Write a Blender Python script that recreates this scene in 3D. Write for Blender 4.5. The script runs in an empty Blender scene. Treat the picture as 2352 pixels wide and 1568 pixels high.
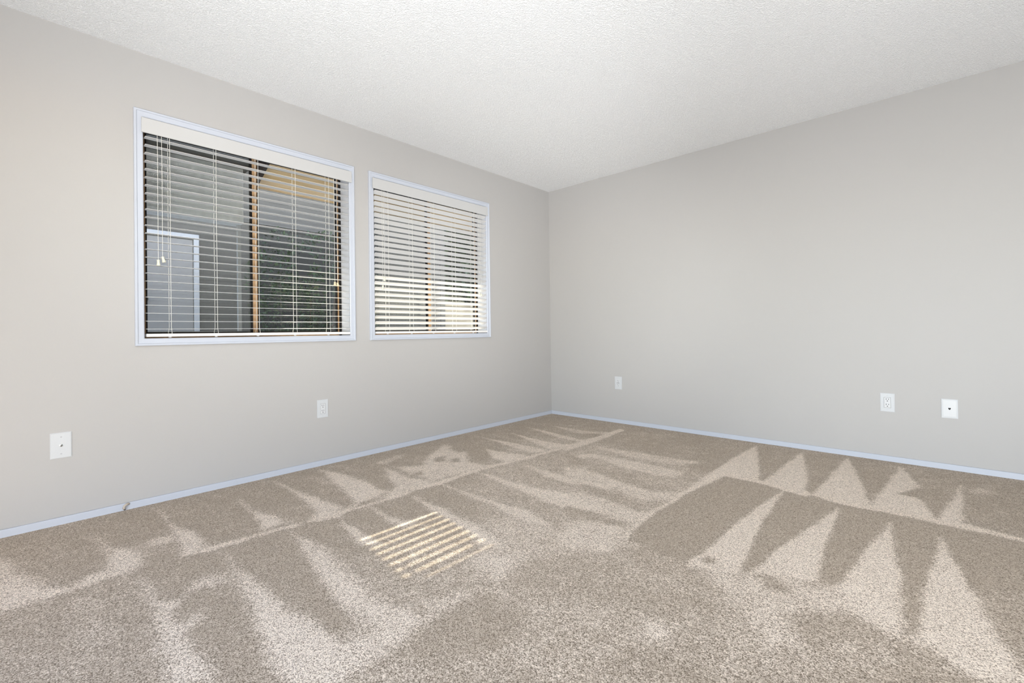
import bpy, bmesh, math, random
import numpy as np
from mathutils import Vector, Matrix

S = bpy.context.scene
C = S.collection
R = math.radians

# ---------------------------------------------------------------- camera
YAW, PITCH, ROLL = 0.749850722, 0.00641892590, -0.0133689320
CAM = Vector((3.13562851, -3.98901233, 0.905213490))
FPX, PPY = 1053.43346, -29.3456763
fw = Vector((-math.sin(YAW) * math.cos(PITCH), math.cos(YAW) * math.cos(PITCH), math.sin(PITCH)))
rt = Vector((math.cos(YAW), math.sin(YAW), 0))
up = rt.cross(fw)
r2 = math.cos(ROLL) * rt + math.sin(ROLL) * up
u2 = -math.sin(ROLL) * rt + math.cos(ROLL) * up
cd = bpy.data.cameras.new('camera')
cam = bpy.data.objects.new('camera', cd)
C.objects.link(cam)
cam.matrix_world = Matrix(((r2.x, u2.x, -fw.x, CAM.x), (r2.y, u2.y, -fw.y, CAM.y), (r2.z, u2.z, -fw.z, CAM.z), (0, 0, 0, 1)))
cd.sensor_fit = 'HORIZONTAL'
cd.sensor_width = 36.0
cd.lens = FPX * 36.0 / 2352.0
cd.shift_y = PPY / 2352.0
cd.clip_start = 0.05
S.camera = cam

# ---------------------------------------------------------------- world, sun, large lights, exposure
S.view_settings.view_transform = 'Standard'
S.view_settings.look = 'None'
S.view_settings.gamma = 1.0
S.view_settings.use_curve_mapping = False
S.view_settings.exposure = 0.2
S.cycles.max_bounces = 10
S.cycles.diffuse_bounces = 6
S.cycles.transparent_max_bounces = 16
S.cycles.sample_clamp_indirect = 6.0

w = bpy.data.worlds.new('world')
S.world = w
w.use_nodes = True
nt = w.node_tree
nt.nodes.clear()
sky = nt.nodes.new('ShaderNodeTexSky')
sky.sky_type = 'NISHITA'
sky.sun_disc = False
sky.sun_elevation = R(35)
sky.sun_rotation = R(100)
bg = nt.nodes.new('ShaderNodeBackground')
bg.inputs['Strength'].default_value = 0.9
wo = nt.nodes.new('ShaderNodeOutputWorld')
nt.links.new(sky.outputs[0], bg.inputs[0])
nt.links.new(bg.outputs[0], wo.inputs[0])

SUN_DIR = Vector((1.0, -0.122, -0.76)).normalized()       # the way sunlight travels
sl = bpy.data.lights.new('sun', 'SUN')
sl.energy = 17.0
sl.angle = R(0.5)
sl.color = (1.0, 0.90, 0.74)
so = bpy.data.objects.new('sun', sl)
C.objects.link(so)
so.rotation_euler = SUN_DIR.to_track_quat('-Z', 'Y').to_euler()
so.location = (-6, 1, 5)

def area(name, loc, direction, sx, sy, power, col=(1, 1, 1)):
    l = bpy.data.lights.new(name, 'AREA')
    l.shape = 'RECTANGLE'
    l.size, l.size_y = sx, sy
    l.energy = power
    l.color = col
    o = bpy.data.objects.new(name, l)
    C.objects.link(o)
    o.location = loc
    o.rotation_euler = Vector(direction).to_track_quat('-Z', 'Y').to_euler()
    return o

# daylight stand-in at the back opening and unseen fill lamps, all added for brightness
area('daylight_fill', (2.9, -5.12, 1.15), (-0.05, 1, 0.5), 2.9, 1.9, 1.0, (0.90, 0.955, 1.0))
area('bounce_fill', (4.3, -4.8, 0.15), (-0.3, 0.6, 1), 0.6, 0.6, 132.0, (0.95, 0.975, 1.0))

def spot(name, loc, tgt, ang, power, col):
    l = bpy.data.lights.new(name, 'SPOT')
    l.energy, l.spot_size, l.spot_blend, l.shadow_soft_size, l.color = power, R(ang), 1.0, 0.3, col
    o = bpy.data.objects.new(name, l)
    C.objects.link(o)
    o.location = loc
    o.rotation_euler = (Vector(tgt) - Vector(loc)).to_track_quat('-Z', 'Y').to_euler()
    return o
spot('fill_spot', (4.0, -4.6, 1.0), (0.3, -0.3, 1.4), 40, 369.0, (0.95, 0.975, 1.0))  # unseen fill spots, added to even out walls, ceiling and floor
spot('fill_spot', (3.9, -4.6, 0.5), (0.5, -2.6, 2.35), 100, 129.0, (0.95, 0.975, 1.0))
spot('fill_spot', (3.9, -4.6, 0.5), (0.2, -2.2, 2.44), 60, 397.0, (0.95, 0.975, 1.0))
spot('fill_spot', (4.2, -4.7, 2.1), (1.4, -0.8, 0.2), 62, 98.0, (0.95, 0.975, 1.0))
spot('fill_spot', (4.2, -4.7, 0.6), (3.2, -0.2, 1.8), 70, 287.0, (0.95, 0.975, 1.0))
spot('fill_spot', (4.2, -4.7, 1.6), (3.0, -0.2, 0.6), 60, 135.0, (0.95, 0.975, 1.0))

# ---------------------------------------------------------------- helpers
def tag(o, label=None, cat=None, group=None, kind=None):
    if label: o['label'] = label
    if cat: o['category'] = cat
    if group: o['group'] = group
    if kind: o['kind'] = kind
    return o

def link(name, bm, mat=None, parent=None, smooth=False):
    me = bpy.data.meshes.new(name)
    bm.normal_update()
    bm.to_mesh(me)
    bm.free()
    if smooth:
        for p in me.polygons: p.use_smooth = True
    if mat: me.materials.append(mat)
    o = bpy.data.objects.new(name, me)
    C.objects.link(o)
    if parent: o.parent = parent
    return o

def empty(name, loc=(0, 0, 0), rz=0):
    o = bpy.data.objects.new(name, None)
    o.empty_display_size = 0.1
    C.objects.link(o)
    o.location = loc
    o.rotation_euler = (0, 0, rz)
    return o

def box(bm, x0, x1, y0, y1, z0, z1, bev=0.0, seg=2):
    r = bmesh.ops.create_cube(bm, size=1.0)
    vs = r['verts']
    for v in vs:
        v.co = Vector(((x0 + x1) / 2 + v.co.x * (x1 - x0), (y0 + y1) / 2 + v.co.y * (y1 - y0), (z0 + z1) / 2 + v.co.z * (z1 - z0)))
    if bev:
        es = list({e for v in vs for e in v.link_edges})
        bmesh.ops.bevel(bm, geom=es, offset=bev, segments=seg, affect='EDGES', profile=0.5)
    return bm

def NB(): return bmesh.new()

def tube(bm, pts, rad, n=8, cap=True):
    pts = [Vector(p) for p in pts]
    rads = rad if isinstance(rad, (list, tuple)) else [rad] * len(pts)
    rings = []
    for i, p in enumerate(pts):
        a = pts[max(0, i - 1)]; b = pts[min(len(pts) - 1, i + 1)]
        t = (b - a).normalized()
        q = Vector((0, 0, 1)) if abs(t.z) < 0.9 else Vector((1, 0, 0))
        u = t.cross(q).normalized(); v = t.cross(u)
        rings.append([bm.verts.new(p + rads[i] * (math.cos(2 * math.pi * k / n) * u + math.sin(2 * math.pi * k / n) * v)) for k in range(n)])
    for a, b in zip(rings, rings[1:]):
        for k in range(n):
            bm.faces.new((a[k], a[(k + 1) % n], b[(k + 1) % n], b[k]))
    if cap:
        bm.faces.new(rings[0][::-1]); bm.faces.new(rings[-1])
    bmesh.ops.recalc_face_normals(bm, faces=bm.faces[:])
    return bm

def lathe(bm, prof, n=20, at=(0, 0, 0), axis='z'):
    rings = []
    for r, h in prof:
        ring = []
        for k in range(n):
            a = 2 * math.pi * k / n
            p = (r * math.cos(a), r * math.sin(a), h)
            if axis == 'x': p = (h, p[0], p[1])
            ring.append(bm.verts.new(Vector(p) + Vector(at)))
        rings.append(ring)
    for a, b in zip(rings, rings[1:]):
        for k in range(n):
            bm.faces.new((a[k], a[(k + 1) % n], b[(k + 1) % n], b[k]))
    bm.faces.new(rings[0]); bm.faces.new(rings[-1])
    bmesh.ops.recalc_face_normals(bm, faces=bm.faces[:])
    return bm

# ---------------------------------------------------------------- materials
def mat(name, col, rough=0.6, spec=0.4, metal=0.0):
    m = bpy.data.materials.new(name)
    m.use_nodes = True
    b = m.node_tree.nodes['Principled BSDF']
    b.inputs['Base Color'].default_value = (*col, 1)
    b.inputs['Roughness'].default_value = rough
    b.inputs['Specular IOR Level'].default_value = spec
    b.inputs['Metallic'].default_value = metal
    return m

def N(m, kind): return m.node_tree.nodes.new(kind)
def K(m, a, b): m.node_tree.links.new(a, b)

def noise(m, scale, detail=2.0, rough=0.5, vec=None, dist=0.0):
    n = N(m, 'ShaderNodeTexNoise')
    n.inputs['Scale'].default_value = scale
    n.inputs['Detail'].default_value = detail
    n.inputs['Roughness'].default_value = rough
    n.inputs['Distortion'].default_value = dist
    if vec is None:
        vec = N(m, 'ShaderNodeNewGeometry').outputs['Position']
    K(m, vec, n.inputs['Vector'])
    return n

def ramp(m, fac, stops):
    r = N(m, 'ShaderNodeValToRGB')
    while len(r.color_ramp.elements) < len(stops): r.color_ramp.elements.new(0.5)
    for e, (p, c) in zip(r.color_ramp.elements, stops):
        e.position = p; e.color = (*c, 1) if len(c) == 3 else c
    K(m, fac, r.inputs['Fac'])
    return r

def maths(m, op, a, b=None, clamp=False):
    n = N(m, 'ShaderNodeMath'); n.operation = op; n.use_clamp = clamp
    for i, v in enumerate((a, b)):
        if v is None: continue
        if isinstance(v, (int, float)): n.inputs[i].default_value = v
        else: K(m, v, n.inputs[i])
    return n.outputs[0]

def maprange(m, v, a0, a1, b0, b1, smooth=True):
    n = N(m, 'ShaderNodeMapRange')
    n.interpolation_type = 'SMOOTHSTEP' if smooth else 'LINEAR'
    K(m, v, n.inputs['Value'])
    for k, x in zip(('From Min', 'From Max', 'To Min', 'To Max'), (a0, a1, b0, b1)): n.inputs[k].default_value = x
    return n.outputs['Result']

def bump(m, h, strength, dist, normal=None):
    b = N(m, 'ShaderNodeBump')
    b.inputs['Strength'].default_value = strength
    b.inputs['Distance'].default_value = dist
    K(m, h, b.inputs['Height'])
    if normal is not None: K(m, normal, b.inputs['Normal'])
    return b.outputs['Normal']

def bsdf(m): return m.node_tree.nodes['Principled BSDF']

def vary(m, col, amt, scale):
    n = noise(m, scale, 3)
    r = ramp(m, n.outputs['Fac'], [(0.3, tuple(c * (1 - amt) for c in col)), (0.7, tuple(min(1, c * (1 + amt)) for c in col))])
    K(m, r.outputs['Color'], bsdf(m).inputs['Base Color'])

# wall paint with a faint orange-peel roller texture
M_WALL = mat('wall_paint', (0.393, 0.381, 0.369), 0.55, 0.25)
n1 = noise(M_WALL, 140, 3, 0.6)
n2 = noise(M_WALL, 3.0, 2)
nrm = bump(M_WALL, n1.outputs['Fac'], 0.12, 0.002)
nrm = bump(M_WALL, n2.outputs['Fac'], 0.12, 0.006, nrm)
K(M_WALL, nrm, bsdf(M_WALL).inputs['Normal'])

# sprayed ceiling texture
M_CEIL = mat('ceiling_texture', (0.93, 0.935, 0.935), 0.9, 0.1)
n1 = noise(M_CEIL, 135, 4, 0.65, None, 0.0)
n2 = noise(M_CEIL, 260, 2, 0.6)
hh = maths(M_CEIL, 'ADD', maprange(M_CEIL, n1.outputs['Fac'], 0.36, 0.68, 0, 1), maths(M_CEIL, 'MULTIPLY', n2.outputs['Fac'], 0.35))
K(M_CEIL, bump(M_CEIL, hh, 0.75, 0.005), bsdf(M_CEIL).inputs['Normal'])
cr = ramp(M_CEIL, hh, [(0.0, tuple(c * 0.90 for c in (0.93, 0.935, 0.935))), (0.6, (0.93, 0.935, 0.935)), (1.0, tuple(min(0.95, c * 1.06) for c in (0.93, 0.935, 0.935)))])
K(M_CEIL, cr.outputs['Color'], bsdf(M_CEIL).inputs['Base Color'])

M_TRIM = mat('trim_gloss_paint', (0.445, 0.47, 0.525), 0.32, 0.45)
K(M_TRIM, bump(M_TRIM, noise(M_TRIM, 60, 2).outputs['Fac'], 0.05, 0.002), bsdf(M_TRIM).inputs['Normal'])
M_JAMB = mat('jamb_paint', (0.50, 0.505, 0.53), 0.4, 0.4)
M_BLIND = mat('blind_vinyl', (0.68, 0.67, 0.655), 0.38, 0.45)
K(M_BLIND, bump(M_BLIND, noise(M_BLIND, 90, 2).outputs['Fac'], 0.03, 0.001), bsdf(M_BLIND).inputs['Normal'])
M_VAL = mat('valance_vinyl', (0.46, 0.458, 0.453), 0.42, 0.4)
M_CORD = mat('blind_cord', (0.66, 0.645, 0.60), 0.8, 0.2)
M_TASSEL = mat('ivory_plastic', (0.58, 0.575, 0.48), 0.35, 0.4)
M_TASSEL2 = mat('yellow_plastic', (0.60, 0.51, 0.34), 0.35, 0.4)  # yellow tone for the left blind's tilt tassels
M_PLATE = mat('white_plastic', (0.50, 0.51, 0.52), 0.3, 0.45)
M_RECEP = mat('receptacle_plastic', (0.54, 0.545, 0.55), 0.3, 0.45)
M_SLOT = mat('slot_dark', (0.02, 0.02, 0.02), 0.7, 0.1)
M_SCREW = mat('painted_screw', (0.40, 0.40, 0.41), 0.35, 0.5)
M_STEEL = mat('nickel', (0.50, 0.50, 0.48), 0.25, 0.5, 1.0)
M_STUB = mat('beige_jacket', (0.47, 0.41, 0.34), 0.6, 0.3)
M_FRAME = mat('tan_aluminium', (0.34, 0.215, 0.115), 0.5, 0.35)
vary(M_FRAME, (0.34, 0.215, 0.115), 0.15, 25)
M_BLACK = mat('black_gasket_and_shade', (0.012, 0.010, 0.009), 0.6, 0.2)

M_GLASS = bpy.data.materials.new('window_glass')
M_GLASS.use_nodes = True
t = M_GLASS.node_tree; t.nodes.clear()
tr = t.nodes.new('ShaderNodeBsdfTransparent'); tr.inputs[0].default_value = (0.95, 0.97, 0.96, 1)
gl = t.nodes.new('ShaderNodeBsdfGlossy'); gl.inputs['Roughness'].default_value = 0.01
fr = t.nodes.new('ShaderNodeLayerWeight'); fr.inputs['Blend'].default_value = 0.5
pw = t.nodes.new('ShaderNodeMath'); pw.operation = 'POWER'; pw.inputs[1].default_value = 5.0
fm = t.nodes.new('ShaderNodeMath'); fm.operation = 'MULTIPLY_ADD'; fm.inputs[1].default_value = 0.9; fm.inputs[2].default_value = 0.055
t.links.new(fr.outputs['Facing'], pw.inputs[0]); t.links.new(pw.outputs[0], fm.inputs[0])
mx = t.nodes.new('ShaderNodeMixShader'); ou = t.nodes.new('ShaderNodeOutputMaterial')
t.links.new(fm.outputs[0], mx.inputs[0]); t.links.new(tr.outputs[0], mx.inputs[1]); t.links.new(gl.outputs[0], mx.inputs[2]); t.links.new(mx.outputs[0], ou.inputs[0])

M_SCREEN = bpy.data.materials.new('insect_mesh')
M_SCREEN.use_nodes = True
t = M_SCREEN.node_tree; t.nodes.clear()
tr = t.nodes.new('ShaderNodeBsdfTransparent'); df = t.nodes.new('ShaderNodeBsdfDiffuse'); df.inputs[0].default_value = (0.16, 0.16, 0.155, 1)
mx = t.nodes.new('ShaderNodeMixShader'); mx.inputs[0].default_value = 0.35; ou = t.nodes.new('ShaderNodeOutputMaterial')
t.links.new(tr.outputs[0], mx.inputs[1]); t.links.new(df.outputs[0], mx.inputs[2]); t.links.new(mx.outputs[0], ou.inputs[0])

# carpet: nap direction left by the vacuum is a per-vertex value, broken up by tuft noise
M_CARPET = mat('carpet_pile', (0.5, 0.45, 0.38), 0.95, 0.05)
geo = N(M_CARPET, 'ShaderNodeNewGeometry').outputs['Position']
at = N(M_CARPET, 'ShaderNodeAttribute'); at.attribute_name = 'nap'
def tufts(scale, warp, rnd=1.0):
    wv = N(M_CARPET, 'ShaderNodeVectorMath'); wv.operation = 'MULTIPLY_ADD'
    nz = noise(M_CARPET, scale * 0.7, 2, 0.5, geo)
    K(M_CARPET, nz.outputs['Color'], wv.inputs[0]); wv.inputs[1].default_value = (warp,) * 3; K(M_CARPET, geo, wv.inputs[2])
    vo = N(M_CARPET, 'ShaderNodeTexVoronoi'); vo.inputs['Scale'].default_value = scale; vo.inputs['Randomness'].default_value = rnd
    K(M_CARPET, wv.outputs[0], vo.inputs['Vector'])
    sp = N(M_CARPET, 'ShaderNodeSeparateColor'); K(M_CARPET, vo.outputs['Color'], sp.inputs[0])
    return vo.outputs['Distance'], sp.outputs[0]
def add_c(v, x, k): return maths(M_CARPET, 'ADD', v, maths(M_CARPET, 'MULTIPLY', maths(M_CARPET, 'SUBTRACT', x, 0.5), k))
tD, tR = tufts(275, 0.004)
uD, uR = tufts(480, 0.002)
nA = noise(M_CARPET, 16, 4, 0.65, geo).outputs['Fac']
nB = noise(M_CARPET, 85, 3, 0.6, geo).outputs['Fac']
nE = noise(M_CARPET, 4.5, 3, 0.55, geo).outputs['Fac']
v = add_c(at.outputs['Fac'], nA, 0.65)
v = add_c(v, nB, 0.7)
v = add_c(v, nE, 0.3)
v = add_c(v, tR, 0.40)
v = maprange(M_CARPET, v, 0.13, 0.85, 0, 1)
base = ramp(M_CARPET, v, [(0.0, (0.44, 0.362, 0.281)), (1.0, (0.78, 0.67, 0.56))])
# tuft relief and shade: rounded tips, dark between them, each tuft a little different
hgt = maths(M_CARPET, 'SUBTRACT', 1.0, tD)
grain = maths(M_CARPET, 'ADD', maths(M_CARPET, 'MULTIPLY', hgt, 0.55), maths(M_CARPET, 'MULTIPLY', tR, 0.22))
grain = maths(M_CARPET, 'ADD', grain, maths(M_CARPET, 'MULTIPLY', uR, 0.14))
grain = maths(M_CARPET, 'ADD', grain, maths(M_CARPET, 'MULTIPLY', nB, 0.22))
gm = ramp(M_CARPET, grain, [(0.38, (0.36, 0.33, 0.30)), (0.50, (0.78, 0.765, 0.75)), (0.60, (1.0, 1.0, 1.0)), (0.78, (1.24, 1.245, 1.25))])
mul = N(M_CARPET, 'ShaderNodeMix'); mul.data_type = 'RGBA'; mul.blend_type = 'MULTIPLY'; mul.inputs['Factor'].default_value = 1.0
K(M_CARPET, base.outputs['Color'], mul.inputs['A']); K(M_CARPET, gm.outputs['Color'], mul.inputs['B'])
K(M_CARPET, mul.outputs['Result'], bsdf(M_CARPET).inputs['Base Color'])
K(M_CARPET, bump(M_CARPET, grain, 0.5, 0.0045), bsdf(M_CARPET).inputs['Normal'])
bsdf(M_CARPET).inputs['Sheen Weight'].default_value = 0.1

# ---------------------------------------------------------------- room shell
H = 2.44
XR, YB = 4.6, -5.2                         # far ends of the room, behind the camera
WT = 0.16                                  # window wall thickness
W1 = (-3.545, -2.339, 0.881, 2.104)        # rough openings y0 y1 z0 z1
W2 = (-2.168, -0.960, 0.881, 2.104)

bm = NB()
ys = [YB, W1[0], W1[1], W2[0], W2[1], 0.16]
box(bm, -WT, 0, ys[0], ys[1], -0.02, H)
box(bm, -WT, 0, ys[2], ys[3], -0.02, H)
box(bm, -WT, 0, ys[4], ys[5], -0.02, H)
for a, b, z0, z1 in (W1, W2):
    box(bm, -WT, 0, a, b, -0.02, z0)
    box(bm, -WT, 0, a, b, z1, H)
bmesh.ops.remove_doubles(bm, verts=bm.verts[:], dist=1e-5)
tag(link('wall_left', bm, M_WALL), 'long grey-beige wall with two white-cased windows', 'wall', kind='structure')
bm = NB(); box(bm, 0, XR + 0.16, 0, 0.16, -0.02, H)
tag(link('wall_right', bm, M_WALL), 'plain grey-beige wall without windows right of the corner', 'wall', kind='structure')
bm = NB()
box(bm, 0, 1.4, YB - 0.16, YB, -0.02, H); box(bm, 4.4, XR + 0.16, YB - 0.16, YB, -0.02, H)
box(bm, 1.4, 4.4, YB - 0.16, YB, 2.15, H); box(bm, 1.4, 4.4, YB - 0.16, YB, -0.02, 0.15)
tag(link('wall_back', bm, M_WALL), 'grey-beige wall behind the camera with a wide opening', 'wall', kind='structure')
bm = NB(); box(bm, XR, XR + 0.16, YB, 0, -0.02, H)
tag(link('wall_side', bm, M_WALL), 'plain grey-beige wall closing the room beside the camera', 'wall', kind='structure')
bm = NB(); box(bm, -WT, XR + 0.16, YB - 0.16, 0.16, H, H + 0.12)
tag(link('ceiling', bm, M_CEIL), 'white sprayed-texture ceiling', 'ceiling', kind='structure')

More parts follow.
